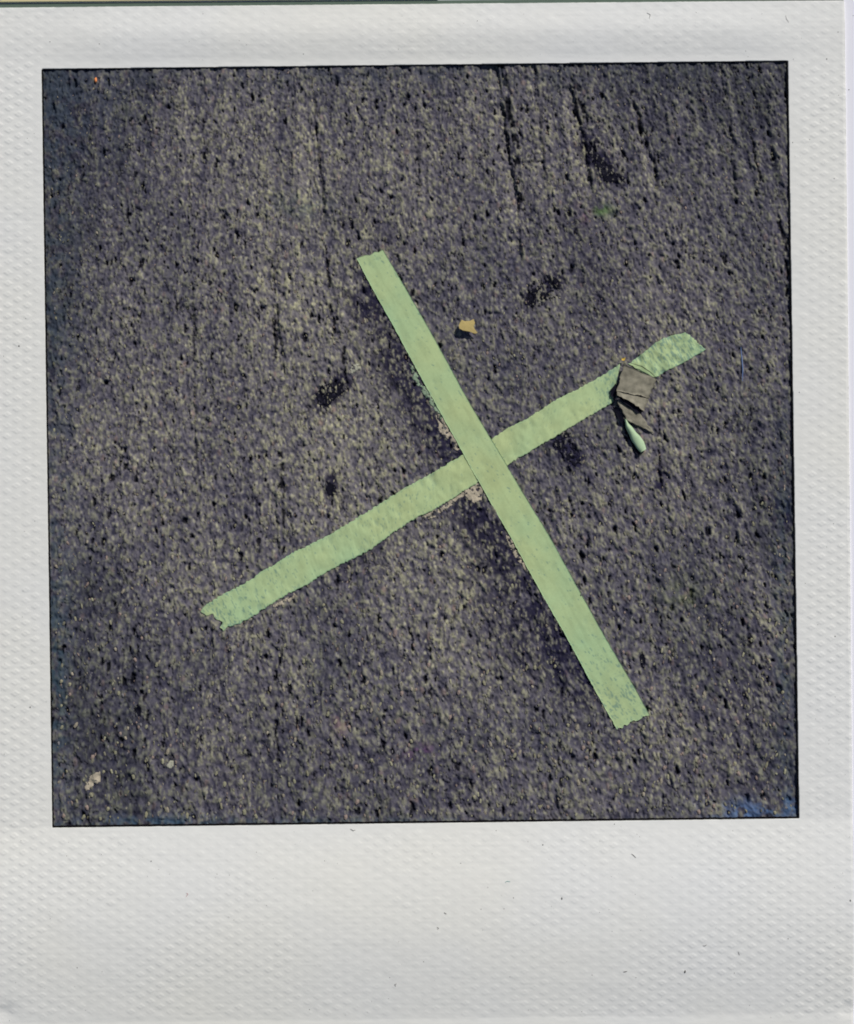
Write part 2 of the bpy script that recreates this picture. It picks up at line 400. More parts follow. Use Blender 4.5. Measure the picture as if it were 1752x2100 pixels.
# ---------------------------------------------------------------- tape outlines
A_L = [(731.7, 529.7), (751, 571), (768, 603), (789, 634), (810, 673), (833.6, 716), (847, 747), (867, 780), (888, 817), (911.6, 860), (946, 925), (970, 963),
       (990, 1007), (1014, 1042), (1047, 1100), (1071, 1143), (1100, 1202), (1122, 1236), (1155, 1293), (1186, 1351), (1210, 1394), (1237, 1449), (1265, 1494)]
A_R = [(786, 513), (796, 530), (820, 569), (849, 620), (868, 655), (890, 691), (914, 733), (937, 780), (957, 816), (982, 860), (1009, 901), (1042, 956),
       (1072.6, 1014), (1103, 1057), (1135, 1110), (1152, 1145), (1174, 1187), (1196, 1223), (1227, 1281), (1254, 1331), (1288, 1385), (1312, 1425), (1331, 1463)]
B_T = [(412, 1254), (422, 1241), (457, 1219), (490, 1202), (519, 1186), (535, 1173), (570, 1153), (597, 1135), (636, 1116), (672, 1100), (732, 1063), (771, 1038),
       (818, 1008), (867, 981), (900, 962), (946, 935), (975, 918), (1009, 900), (1038, 879), (1079, 860), (1140, 821), (1181, 800), (1226, 776), (1263, 753), (1273, 746)]
B_B = [(458, 1295), (468, 1286), (490, 1281), (515, 1266), (539, 1250), (570, 1230), (590, 1219), (625, 1202), (672, 1171), (700, 1157), (762, 1126), (806, 1094),
       (850, 1064), (880, 1050), (925, 1024), (968, 997), (1000, 978), (1042, 954), (1060, 941), (1082, 929), (1140, 895), (1158, 884), (1191, 864), (1234, 839), (1256, 826)]
C_T = [(1288, 747), (1302, 738), (1318, 725), (1335, 711), (1356, 696), (1380, 688), (1407, 682)]
C_B = [(1340, 776), (1351, 771), (1366, 761), (1386, 752), (1405, 742), (1423, 732), (1447, 718)]

lie_under(A_L, A_R, 0.08, 2.4); lie_under(B_T, B_B, 0.28, 2.0); lie_under(C_T, C_B, 0.9, 1.3)
# ground sheet: fine where the opening shows it, coarse out to the horizon, one tensor grid
ox = np.array([1, 8, 30, 80, 200, 500, 1500, 5000, 20000, 60000.])
xs = np.concatenate([gx[0] - ox[::-1], gx, gx[-1] + ox]); ys = np.concatenate([gy[0] - ox[::-1], gy, gy[-1] + ox])
n0 = len(ox)
HH = np.full((len(ys), len(xs)), -2.0); HH[n0:-n0, n0:-n0] = H
inside = ((GX > 82) & (GX < 1644) & (GY > 120) & (GY < 1701)).astype(float)
CC = np.zeros((len(ys), len(xs), 4)); CC[..., :3] = (0.125, 0.120, 0.135); CC[n0:-n0, n0:-n0, :3] = COL
CC[n0:-n0, n0:-n0, 3] = 1.0
# sink everything hidden below the card so that it never pokes through
hid = np.minimum.reduce([GX - (win_left(GY) - 2), (win_right(GY) + 2) - GX, GY - (win_top(GX) - 2), (win_bot(GX) + 2) - GY])
HH[n0:-n0, n0:-n0] = np.where(hid < 0, -6.0, H)
XX, YY = np.meshgrid(xs, ys)
V = np.stack([wx(XX), wy(YY), HH * S], -1).reshape(-1, 3)
ground = link('ground', mesh_np('ground', V, grid_faces(len(ys), len(xs)), M_ASPH, cols=CC.reshape(-1, 4)))
tag(ground, 'weathered grey purple asphalt with dark pits and pale chippings', 'asphalt', kind='structure')

# ---------------------------------------------------------------- tape
def resample(pts, n):
    p = np.array(pts, float); d = np.concatenate([[0], np.cumsum(np.hypot(*np.diff(p, axis=0).T))])
    t = np.linspace(0, d[-1], n); return np.stack([np.interp(t, d, p[:, 0]), np.interp(t, d, p[:, 1])], -1), d[-1]

ALL_A = A_L + A_R[::-1]
def tape(name, L, R, conform, lift, rag, endrag, dirt, seed, over=None, notch=None):
    _, ln = resample(L, 10); n = int(ln / 1.7)
    a, _ = resample(L, n); b, _ = resample(R, n)
    def smooth(p):                                    # the long edges run straight; unevenness comes from the frayed edge below
        kk = min(90, n // 3) | 1; q = np.pad(p, [(kk // 2, kk // 2), (0, 0)], mode='reflect', reflect_type='odd')
        return np.stack([np.convolve(q[:, c], np.ones(kk) / kk, 'valid') for c in (0, 1)], -1)
    if over is not None: a = smooth(a); b = smooth(b)
    m = 34
    t = np.linspace(0, 1, m)[None, :]
    # ragged long edges: move the edge by slow and fast noise
    i = np.arange(n)
    def edge(sd, amp):
        e = amp * (0.5 * (fbm(i / 14.0, i * 0 + sd, 400 + seed, 3) - .5) * 2 + 1.5 * (fbm(i / 2.3, i * 0 + sd, 420 + seed, 2) - .5) * 2)
        return e
    dirv = (b - a); wdt = np.hypot(dirv[:, 0], dirv[:, 1])
    dn = dirv / wdt[:, None]
    a = a + dn * edge(1.3, rag[0])[:, None]; b = b - dn * edge(7.7, rag[1])[:, None]
    X = a[:, 0:1] * (1 - t) + b[:, 0:1] * t; Y = a[:, 1:2] * (1 - t) + b[:, 1:2] * t
    # ragged ends: slide the first and last rows along the tape
    for which, amp in ((0, endrag[0]), (1, endrag[1])):
        tt = np.linspace(0, 1, m)
        e = amp * ((fbm(tt * 6, tt * 0 + which, 440 + seed, 3) - .5) * 2.2 + (fbm(tt * 17, tt * 0 + which, 450 + seed, 2) - .5) * 1.2)
        if notch is not None and which == notch[0]:
            e = e - notch[3] * sstep(notch[1] - .06, notch[1] + .03, tt) * sstep(notch[2] + .06, notch[2] - .03, tt)
        K = 14
        ax = X[0] - X[K] if which == 0 else X[-1] - X[-1 - K]; ay = Y[0] - Y[K] if which == 0 else Y[-1] - Y[-1 - K]
        l = np.hypot(ax, ay)
        for k in range(K):
            f = 1 - k / K; r = k if which == 0 else n - 1 - k
            X[r] += ax / l * e * f; Y[r] += ay / l * e * f
    Z = HB8_at(X, Y) * (1 - conform) + hsample(X, Y, HB3) * conform
    edgef = np.abs(2 * t - 1) ** 4
    Z = Z + lift + 0.3 * (fbm(X / 26, Y / 26, 460 + seed, 3) - .5)
    Z = Z + (0.30 + 0.3 * conform) * (over is None) * (fbm(i[:, None] / 2.6 + 3 * t, t * 1.3, 465 + seed, 2) - .5)      # fine cross wrinkles
    if over is not None:
        d = over(X, Y); Z = Z + d
    # colour: mint tape, with grime in the low spots and bluish wear specks
    base = np.array([0.400, 0.565, 0.318]); base2 = np.array([0.475, 0.572, 0.290]); dk = np.array([0.10, 0.21, 0.21])
    q = np.clip(fbm(X / 60, Y / 60, 470 + seed, 3) + 0.45 * np.exp(-(np.hypot(X - 1000, Y - 950) / 260) ** 2) - 0.12, 0, 1)[..., None]
    col = base * (1 - q) + base2 * q
    s = np.linspace(0, 1, n)[:, None] + 0 * t
    grim = 1 - 0.09 * sstep(0.45, 0.7, fbm((X - .55 * Y) / 9, Y / 34, 475 + seed, 3)); col = col * grim[..., None]
    dirtm = sum(w_ * np.exp(-((s - c_) / r_) ** 2) for (c_, r_, w_) in dirt) + 0.20
    spk = fbm((X - .5 * Y) / 2.6, Y / 7.0, 480 + seed, 2)
    sp = sstep(0.84 - 0.27 * np.clip(dirtm, 0, 1.2), 0.95 - 0.27 * np.clip(dirtm, 0, 1.2), spk)[..., None]
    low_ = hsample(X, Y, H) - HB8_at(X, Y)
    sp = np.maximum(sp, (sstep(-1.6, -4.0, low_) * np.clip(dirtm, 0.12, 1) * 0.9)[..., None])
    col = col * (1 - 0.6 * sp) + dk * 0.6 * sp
    ee = ((np.minimum(t, 1 - t) * wdt[:, None]) < 2.2)[..., None]
    col = np.where(ee, col * np.array([0.88, 0.95, 0.98]), col)  # tealish edge shade painted along both long sides
    Vt = np.stack([wx(X), wy(Y), Z * S], -1)
    Vb = Vt.copy(); Vb[..., 2] = np.minimum(Vt[..., 2] - (0.9 if over is None else 0.5) * S, (hsample(X, Y, HB3) - 0.6) * S)
    Vt = Vt.reshape(-1, 3); Vb = Vb.reshape(-1, 3)
    F = grid_faces(n, m)
    if True:
        f0 = F[0]; e1 = Vt[f0[1]] - Vt[f0[0]]; e2 = Vt[f0[2]] - Vt[f0[0]]
        if np.cross(e1, e2)[2] < 0: F = F[:, ::-1]
    idx = np.arange(n * m).reshape(n, m)
    loop = np.concatenate([idx[0, :], idx[1:, -1], idx[-1, ::-1][1:], idx[::-1, 0][1:-1]])
    nx_ = np.roll(loop, -1); N0 = n * m
    Sk = np.stack([loop, loop + N0, nx_ + N0, nx_], -1)
    Fa = np.concatenate([F, Sk, F[:, ::-1] + N0])
    cols = np.concatenate([col.reshape(-1, 3), col.reshape(-1, 3) * np.array([.6, .75, .8])])
    return link(name, mesh_np(name, np.concatenate([Vt, Vb]), Fa, M_TAPE, cols=cols))

def HB8_at(X, Y): return hsample(X, Y, HB8)

tb = tape('tape_strip', B_T, B_B, 0.28, 2.0, (1.9, 2.2), (4.0, 2.0), [(0.03, .05, .8), (0.15, .10, .35), (0.45, .12, .35), (0.98, .035, .9)], 2,
          notch=(0, .30, .78, 11))
tag(tb, 'long mint green tape strip running lower left under the crossing strip, torn at its right', 'tape strip', 'green tape strips of the cross')
def over_b(X, Y):
    poly = [p for p in B_T] + [p for p in B_B[::-1]]
    c = seg_dist(X, Y, [(430, 1272), (1262, 790)])
    return 0.9 * sstep(46, 30, c)
ta = tape('tape_strip', A_L, A_R, 0.08, 2.4, (0.55, 0.45), (2.5, 6.5), [(0.96, .06, .75), (0.86, .03, .35), (0.52, .05, .2), (0.02, .03, .25)], 5, over=over_b)
tag(ta, 'straight mint green tape strip from top left to bottom right lying over the other', 'tape strip', 'green tape strips of the cross')
tc_ = tape('tape_strip', C_T, C_B, 0.9, 1.3, (1.5, 1.2), (1.5, 2.5), [(0.35, .35, 1.2), (0.8, .25, .8)], 9)
tag(tc_, 'short dirty green tape piece at upper right, cut off from the strip by a tear', 'tape strip', 'green tape strips of the cross')

# ---------------------------------------------------------------- peeled, folded end of the tape beside the tear
flap = empty('peeled_tape', 1290, 830)
tag(flap, 'peeled tape end folded into grey creased film with a green rolled tip', 'peeled tape')
def sheet(name, pts, mat, parent, thick=1.0, sub=7, wob=0.6, seed=0, col=None):
    """pts = quad (x, y, z px) corners in order; a creased thin sheet with real thickness"""
    p = np.array(pts, float); a, b, c, d = p
    s = np.linspace(0, 1, sub)[:, None, None]; t = np.linspace(0, 1, sub)[None, :, None]
    G = (a * (1 - t) + b * t) * (1 - s) + (d * (1 - t) + c * t) * s
    G[..., 2] += wob * (fbm(G[..., 0] / 9, G[..., 1] / 9, 600 + seed, 2) - .5) * 2
    ed = np.zeros((sub, sub), bool); ed[0] = ed[-1] = True; ed[:, 0] = ed[:, -1] = True
    G[..., 0] += ed * 3.2 * (fbm(G[..., 0] / 6, G[..., 1] / 6, 610 + seed, 2) - .5) * 2
    G[..., 1] += ed * 3.2 * (fbm(G[..., 0] / 6, G[..., 1] / 6, 620 + seed, 2) - .5) * 2
    Vt = np.stack([wx(G[..., 0]), wy(G[..., 1]), G[..., 2] * S], -1).reshape(-1, 3)
    Vb = Vt.copy(); Vb[:, 2] -= thick * S
    F = grid_faces(sub, sub); f0 = F[0]
    if np.cross(Vt[f0[1]] - Vt[f0[0]], Vt[f0[2]] - Vt[f0[0]])[2] < 0: F = F[:, ::-1]
    idx = np.arange(sub * sub).reshape(sub, sub)
    loop = np.concatenate([idx[0, :], idx[1:, -1], idx[-1, ::-1][1:], idx[::-1, 0][1:-1]]); nx_ = np.roll(loop, -1); n0_ = sub * sub
    Fa = np.concatenate([F, np.stack([loop, loop + n0_, nx_ + n0_, nx_], -1), F[:, ::-1] + n0_])
    cols = None if col is None else np.tile(np.array(col), (2 * n0_, 1))
    return link(name, mesh_np(name, np.concatenate([Vt, Vb]), Fa, mat, cols=cols), parent)

sheet('fold', [(1278, 749, 12), (1347, 776, 4), (1331, 816, 5), (1263, 803, 15)], M_FLAP, flap, thick=.6, sub=16, wob=2.6, seed=1)
sheet('fold', [(1263, 804, 14.5), (1330, 817, 4.8), (1320, 842, 10), (1266, 811, 16)], M_FLAP, flap, thick=.6, sub=14, wob=1.6, seed=3)
tag(sheet('fold', [(1264, 820, 5), (1311, 847, 2.6), (1343, 890, 2.6), (1284, 862, 6)], M_FLAP, flap, thick=.6, sub=16, wob=2.2, seed=4), 'lower fold lying almost flat on the asphalt')
for nm_, q in (('shade_strip', [(1250, 802, 6), (1263, 785, 8), (1268, 798, 8), (1259, 824, 6)]),  # black sheets added as painted shade beside the folds and rolled tip
               ('shade_strip', [(1254, 832, 4), (1266, 838, 5), (1299, 884, 6), (1287, 892, 4)]),
               ('shade_strip', [(1287, 892, 4), (1299, 884, 6), (1321, 922, 6), (1308, 936, 4)]),
               ('shade_strip', [(1262, 812, 12), (1278, 814, 11), (1320, 842, 5.5), (1307, 848, 5)])):
    tag(sheet(nm_, q, M_TAR_SHADE, flap, thick=1.2, sub=8, wob=.5, seed=20 + int(q[0][0]) % 7), 'black strip standing in for the shade beside and under the fold')
# creases: thin raised dark lines where the film is doubled
def tube(name, pts, r, mat, parent=None, sides=6, taper=0.5):
    p = np.array(pts, float); n = len(p); Vs = []; Fs = []
    for k in range(n):
        d = p[min(k + 1, n - 1)] - p[max(k - 1, 0)]; d = d / (np.linalg.norm(d) + 1e-9)
        u_ = np.cross(d, (0, 0, 1.0)); u_ /= (np.linalg.norm(u_) + 1e-9); v_ = np.cross(u_, d)
        rr = r * (1 - (1 - taper) * abs(2 * k / (n - 1) - 1) ** 2)
        for s in range(sides):
            an = 2 * math.pi * s / sides
            q = p[k] + rr * (math.cos(an) * u_ + math.sin(an) * v_); Vs.append(P(*q))
    for k in range(n - 1):
        for s in range(sides):
            a = k * sides + s; b = k * sides + (s + 1) % sides
            Fs.append((a, b, b + sides, a + sides))
    return link(name, mesh_np(name, Vs, Fs, mat), parent)
tag(tube('crease', [(1292, 745, 8.5), (1316, 752, 6.5), (1334, 764, 5.5), (1350, 779, 4.5)], 0.8, M_TAR_SHADE, flap), 'dark crease along the upper edge')
tube('crease', [(1264, 803.5, 15.5), (1290, 808.5, 11.5), (1310, 812.5, 8), (1331, 816.5, 5.5)], 0.5, M_TAR_SHADE, flap)
# green rolled tip: a curled leaf-shaped tape end, raised on its right side
def curled():
    ax = [(1281, 860), (1285, 873), (1292, 887), (1301, 902), (1310, 915), (1317, 926)]
    lw = [1.5, 5, 7.5, 9.5, 10.5, 6.5]; n = 22; m = 12
    ap, _ = resample(ax, n); wv = np.interp(np.linspace(0, 1, n), np.linspace(0, 1, 6), lw)
    Vs = []; cols = []
    for k in range(n):
        d = ap[min(k + 1, n - 1)] - ap[max(k - 1, 0)]; d /= np.linalg.norm(d); nrm = np.array([-d[1], d[0]])
        if nrm[0] < 0: nrm = -nrm
        for j in range(m):
            th = math.pi * (j / (m - 1)) * 0.92 + 0.12
            off = -math.cos(th) * wv[k]; z = 7.0  + math.sin(th) * (6 + wv[k] * 0.35) * (0.6 + 0.4 * math.sin(math.pi * min(1, k / 14)))
            q = ap[k] + nrm * (off + wv[k] * 0.35 + 0.5 * math.sin(k * 0.9 + j * .2)); Vs.append(P(q[0], q[1], z)); cols.append((0.43, 0.58, 0.37))
    F = grid_faces(n, m); Vs = np.array(Vs)
    f0 = F[len(F) // 2]
    if np.cross(Vs[f0[1]] - Vs[f0[0]], Vs[f0[2]] - Vs[f0[0]])[2] < 0: F = F[:, ::-1]
    Vb = Vs.copy(); Vb[:, 2] -= 0.8 * S; n0_ = n * m
    idx = np.arange(n0_).reshape(n, m); loop = np.concatenate([idx[0, :], idx[1:, -1], idx[-1, ::-1][1:], idx[::-1, 0][1:-1]]); nx_ = np.roll(loop, -1)
    Fa = np.concatenate([F, np.stack([loop, loop + n0_, nx_ + n0_, nx_], -1), F[:, ::-1] + n0_])
    return link('rolled_tip', mesh_np('rolled_tip', np.concatenate([Vs, Vb]), Fa, M_TAPE, cols=np.array(cols + cols)), flap)
tag(curled(), 'pale green rolled up tape tip')
tag(sheet('tip', [(1273, 735, 9), (1283, 733, 11), (1283, 739, 10), (1273, 740, 9)], M_YEL, flap, sub=4, wob=.2, seed=8), 'tiny yellow tip at the top')

# ---------------------------------------------------------------- tan paper scrap
def scrap():
    out = [(947, 657), (953, 660), (963, 659.5), (971, 656), (974, 664), (971, 671), (974, 677), (979, 684), (974, 685.5), (962, 681), (950, 679), (942, 675), (941, 668)]
    bm = bmesh.new()
    zt = {0: 10, 1: 10, 2: 10, 3: 10.4, 4: 10.6, 5: 10.4, 6: 10.2, 7: 9.6, 8: 9.4, 9: 10, 10: 10.4, 11: 10.2, 12: 10}
    zt = {k: z + 4.5 for k, z in zt.items()}
    top = [bm.verts.new(P(x, y, zt[k])) for k, (x, y) in enumerate(out)]
    bot = [bm.verts.new(P(x + 0.4, y, max(1.0, zt[k] - 2.2))) for k, (x, y) in enumerate(out)]
    c = bm.verts.new(P(957, 669, 15.4)); cb = bm.verts.new(P(957, 669, 12.4))
    n = len(out)
    for k in range(n):
        k2 = (k + 1) % n
        bm.faces.new((top[k2], top[k], c)); bm.faces.new((bot[k], bot[k2], cb)); bm.faces.new((top[k], top[k2], bot[k2], bot[k]))
    bmesh.ops.recalc_face_normals(bm, faces=bm.faces)
    me = bpy.data.meshes.new('paper_scrap'); bm.to_mesh(me); bm.free(); me.materials.append(M_SCRAP)
    return link('paper_scrap', me)
tag(scrap(), 'small tan paper scrap with notched right side lying above the crossing', 'paper scrap')

# ---------------------------------------------------------------- residue, tar lumps
PATCHES = [
 ('tar_patch', [(1192, 288), (1208, 290), (1222, 286), (1232, 292), (1222, 305), (1232, 322), (1242, 336), (1256, 336), (1254, 350), (1282, 362), (1280, 374), (1256, 374), (1240, 372), (1226, 345), (1210, 318), (1200, 302)], M_TAR_SHADE, 'black branching tar patch near the top right', 3.5, .36),
 ('tar_patch', [(1080, 602), (1092, 590), (1110, 588), (1100, 600), (1098, 624), (1090, 632), (1082, 622)], M_TAR_SHADE, 'black tar patch above the right tape arm, left piece', 2.5, .25),
 ('tar_patch', [(1120, 562), (1134, 564), (1150, 578), (1142, 592), (1132, 586), (1124, 574)], M_TAR_SHADE, 'small black tar patch above the right tape arm, upper piece', 2.5, .30),
 ('tar_patch', [(1106, 600), (1124, 596), (1122, 616), (1108, 612)], M_TAR_SHADE, 'small black tar patch above the right tape arm, lower piece', 2.0, .35),
 ('tar_patch', [(646, 812), (654, 794), (676, 784), (702, 780), (708, 798), (690, 812), (674, 834), (656, 834)], M_TAR_SHADE, 'broad black tar patch left of the crossing', 4.0, .42),
 ('tar_patch', [(670, 985), (680, 990), (690, 998), (684, 1014), (674, 1016), (668, 1004)], M_TAR_SHADE, 'round black tar patch below the broad one', 2.0, .2),
 ('tar_patch', [(274, 1450), (282, 1442), (290, 1452), (288, 1466), (278, 1468)], M_TAR_SHADE, 'isolated round black tar spot at lower left', 1.2, .1),
 ('tar_patch', [(1310, 1348), (1317, 1335), (1323, 1350), (1320, 1370), (1314, 1364)], M_TAR_SHADE, 'narrow black tar spot right of the lower tape arm', 1.4, .2),
 ('tar_patch', [(1078, 610), (1092, 578), (1130, 562), (1150, 578), (1142, 606), (1118, 622), (1092, 632)], M_TAR_SHADE, 'loose black tar crumbs filling the ring above the right tape arm', 3.5, .66),
 ('tar_patch', [(1150, 890), (1164, 886), (1180, 905), (1190, 948), (1182, 958), (1160, 940), (1152, 926)], M_TAR_SHADE, 'crumbly black streak trailing down from the right tape arm', 3.5, .60),
 ('tar_patch', [(1132, 905), (1150, 898), (1158, 912), (1152, 926), (1136, 918)], M_TAR_SHADE, 'black tar patch under the right tape arm', 3.0, .38),
]
for k, (nm, poly, mt, lab, rag, thr) in enumerate(PATCHES):
    o = patch(nm, poly, mt, ground, off=0.5, rag=rag, thr=thr - 0.05, ns=6.0, seed=k * 3)
    if o: tag(o, lab)
RESID = [
 ('glue_residue', [(950, 1012), (958, 994), (976, 990), (990, 1004), (986, 1022), (972, 1030), (958, 1022)], M_RES, 'pinkish cream glue residue in the lower corner of the crossing', 3.0, .30),
 ('glue_residue', [(868, 1056), (900, 1042), (948, 1008), (952, 1014), (924, 1036), (890, 1060), (872, 1064)], M_RES, 'thin cream glue residue along the underside of the lower left arm', 3.0, .42),
 ('glue_residue', [(892, 850), (904, 846), (920, 874), (934, 900), (944, 922), (934, 922), (918, 900), (902, 888)], M_RES, 'cream glue residue against the upper arm just above the crossing', 3.5, .38),
 ('glue_residue', [(840, 745), (848, 752), (866, 786), (890, 822), (908, 852), (902, 858), (880, 826), (856, 790), (842, 768)], M_RESG, 'greenish glue residue along the left side of the upper arm', 3.0, .40),
 ('glue_residue', [(1036, 1094), (1046, 1104), (1066, 1140), (1082, 1166), (1076, 1170), (1056, 1142), (1042, 1118)], M_RES, 'cream glue residue flecks along the left side of the lower arm', 3.0, .42),
 ('glue_residue', [(560, 1240), (602, 1216), (608, 1222), (580, 1240), (562, 1248)], M_RES, 'faint glue residue flecks under the lower left arm near its end', 3.0, .45),
 ('pale_scuff', [(716, 760), (724, 748), (738, 744), (740, 752), (728, 762), (714, 766)], M_CHALK, 'small chalky scuff between the tar patch and the upper arm', 3.5, .42),
 ('pale_scuff', [(172, 1616), (184, 1590), (204, 1582), (206, 1600), (190, 1610), (178, 1622)], M_RES, 'cream scuff near the bottom left corner of the opening', 4.0, .30),
 ('pale_scuff', [(340, 1572), (346, 1560), (356, 1560), (354, 1572), (344, 1576)], M_CHALK, 'tiny pale scuff at lower left', 2.0, .3),
]
for k, (nm, poly, mt, lab, rag, thr) in enumerate(RESID):
    o = patch(nm, poly, mt, None, off=0.7, rag=rag, thr=thr, ns=8.0, seed=40 + k * 3)
    if o: tag(o, lab, 'glue residue' if nm == 'glue_residue' else 'scuff')

# ---------------------------------------------------------------- chippings: 300 nearest and largest as parts, the rest as one mass
def stone_mesh(seed, c):
    r = np.random.RandomState(seed); bm = bmesh.new(); bmesh.ops.create_icosphere(bm, subdivisions=1, radius=1.0)
    sx, sy, sz = r.uniform(.65, .95), r.uniform(1.1, 1.8), r.uniform(.4, .6)
    for v in bm.verts:
        k = r.uniform(.78, 1.18); v.co.x *= sx * k; v.co.y *= sy * k; v.co.z *= sz * r.uniform(.8, 1.15)
    V = np.array([v.co[:] for v in bm.verts]); F = np.array([[v.index for v in f.verts] for f in bm.faces]); bm.free()
    return V, F
PROTO = [stone_mesh(s, None) for s in range(14)]
CREAM = [lin(150, 148, 124), lin(138, 135, 112), lin(154, 146, 130), lin(126, 124, 108), lin(144, 128, 120), lin(118, 116, 120)]
def covered(x, y, pad=5):
    return inpoly(x, y, A_L + A_R[::-1]) | inpoly(x, y, B_T + B_B[::-1]) | inpoly(x, y, C_T + C_B[::-1]) | ((x > 1250) & (x < 1350) & (y > 735) & (y < 935)) | ((x > 935) & (x < 985) & (y > 650) & (y < 690))
rs = np.random.RandomState(5)
NP = 7000
px = rs.uniform(96, 1632, NP); py = rs.uniform(138, 1686, NP)
ok = (px > win_left(py) + 11) & (px < win_right(py) - 11) & (py > win_top(px) + 11) & (py < win_bot(px) - 11)
ok &= ~covered(px, py)
dk_ = np.zeros(NP)
for pts, wd, a in STAINS: dk_ = np.maximum(dk_, a * np.exp(-(seg_dist(px, py, pts) / wd) ** 2))
ok &= rs.rand(NP) > dk_ * 0.8
px, py = px[ok], py[ok]
sz = (1.3 + 1.9 * rs.rand(len(px)) ** 2.6) * np.exp(2.6 * KP * (py - 900))
order = np.argsort(-sz); px, py, sz = px[order], py[order], sz[order]
stone_me = []
for k in range(14):
    V_, F_ = PROTO[k]
    c = np.tile(np.array(CREAM[k % 6]) * (0.8 + 0.4 * rs.rand()), (len(V_), 1))
    stone_me.append(mesh_np('stone', V_ * S, F_, M_STONE, smooth=False, cols=c))
for k in range(300):
    o = bpy.data.objects.new('stone', stone_me[k % 14]); C.objects.link(o); o.parent = ground
    z = float(hsample(px[k], py[k], HB3)) + 0.25 * sz[k]
    o.location = P(px[k], py[k], z); o.rotation_euler = (0, 0, rs.uniform(-.5, .5)); o.scale = (sz[k],) * 3
VV = []; FF = []; CL = []; base = 0
for k in range(300, len(px)):
    V_, F_ = PROTO[rs.randint(14)]; an = rs.uniform(-.6, .6); ca, sa = math.cos(an), math.sin(an)
    q = V_ * sz[k]; q = np.stack([q[:, 0] * ca - q[:, 1] * sa, q[:, 0] * sa + q[:, 1] * ca, q[:, 2]], -1)
    z = float(hsample(px[k], py[k], HB3)) + 0.2 * sz[k]
    VV.append(q * S + np.array(P(px[k], py[k], z))); FF.append(F_ + base); base += len(V_)
    CL.append(np.tile(np.array(CREAM[rs.randint(6)]) * (0.45 + 0.7 * rs.rand()), (len(V_), 1)))
tag(link('fine_chippings', mesh_np('fine_chippings', np.concatenate(VV), np.concatenate(FF), M_STONE, smooth=False, cols=np.concatenate(CL)), ground), kind='stuff')

og = bpy.data.objects.new('orange_grit', mesh_np('orange_grit', PROTO[3][0] * 4.2 * S, PROTO[3][1], M_ORANGE, smooth=True)); C.objects.link(og)
og.location = P(197, 165, 2.5); tag(og, 'tiny orange grit speck in the top left corner of the opening', 'grit')
bf = tube('blue_scratch', [(1519, 712, 4), (1521, 735, 4.5), (1523, 758, 4), (1522, 782, 4)], 1.1, M_BLUEF)  # a film scratch, modelled as a thin raised tube
tag(bf, 'pale blue film scratch modelled as an upright thread at the right', 'thread')

# ---------------------------------------------------------------- white embossed card with the opening
card = empty('print_frame', 876, 1050, 0)
tag(card, 'white embossed card frame of an instant print around the asphalt picture', 'card frame')
def card_h(X, Y):
    """surface height in px of the card: pillow bulge, diamond embossing, scuffs"""
    th = math.radians(-0.35)
    xr = (X - 1701) * math.cos(th) - (Y - 1712) * math.sin(th); yr = (X - 1701) * math.sin(th) + (Y - 1712) * math.cos(th)
    px_, py_ = 40.25, 22.4
    e = np.zeros(X.shape)
    amp = sstep(0.30, 0.66, fbm(X / 170, Y / 150, 810, 3)) * 0.5 + np.where((X > 1600) | (X < 100), 0.7, 0.5)
    amp *= 0.75 + 0.6 * vnoise(X / 13, Y / 11, 830)
    # flattened next to the opening and below, sharpest at the left and right margins
    dwin = np.maximum.reduce([win_left(Y) - X, X - win_right(Y), win_top(X) - Y, Y - win_bot(X)])
    side = (X < 100) | (X > 1600)
    amp *= sstep(-4, np.where(side, 34, 34), dwin) * 0.85 + 0.15
    amp *= np.where(Y < 130, 0.6, 1.0) * sstep(2100, 2070, Y)
    amp *= 1 - 0.25 * np.exp(-((X - 930) / 260) ** 2) * (Y > 1690)
    for oxs, oys in ((0, 0), (px_ / 2, py_ / 2)):
        dx = np.abs((xr - oxs + px_ / 2) % px_ - px_ / 2); dy = np.abs((yr - oys + py_ / 2) % py_ - py_ / 2)
        d = dx / 9.8 + dy / 6.2
        e = np.maximum(e, sstep(1.18, 0.72, d) * (1 - 0.45 * sstep(0.62, 0.2, d)))
    h = 0.58 * e * amp
    h = h + 0.28 * (fbm(X / 30, Y / 3.2, 850, 2) - .5) + 0.9 * (fbm(X / 44, Y / 30, 860, 3) - .5)
    # bow of the card
    t = Y - win_top(X)
    top = 5.5 * np.exp(-((t + 66) / 42) ** 2) * sstep(0, -30, t) * (0.25 + 0.75 * sstep(60, 260, X) * sstep(1700, 1500, X))
    b = Y - win_bot(X)
    bulge = np.where(b > 0, 17 * np.sin(np.clip(b / 400, 0, 1) * math.pi * 0.98) ** 1.1 * (0.85 + 0.15 * np.cos((X - 950) / 700.0)), 0)
    h = h + np.where(t < 0, top, 0) + bulge
    h = h + 6 * (vnoise(X / 600, Y / 500, 870) - .5) * 0.0
    # dented lower corners
    h = h - 3.5 * np.exp(-(((X - 8) / 26) ** 2 + ((Y - 2075) / 18) ** 2)) - 2.5 * np.exp(-(((X - 1742) / 18) ** 2 + ((Y - 2068) / 16) ** 2))
    return h
CARD_Z = 4.0
R_TOP = lambda x: 17.0 - 15.0 * x / 1725.0
def r_right(y): return 1731.0 + 20.0 * (y / 2100.0) ** 0.8
CB = 2096.0
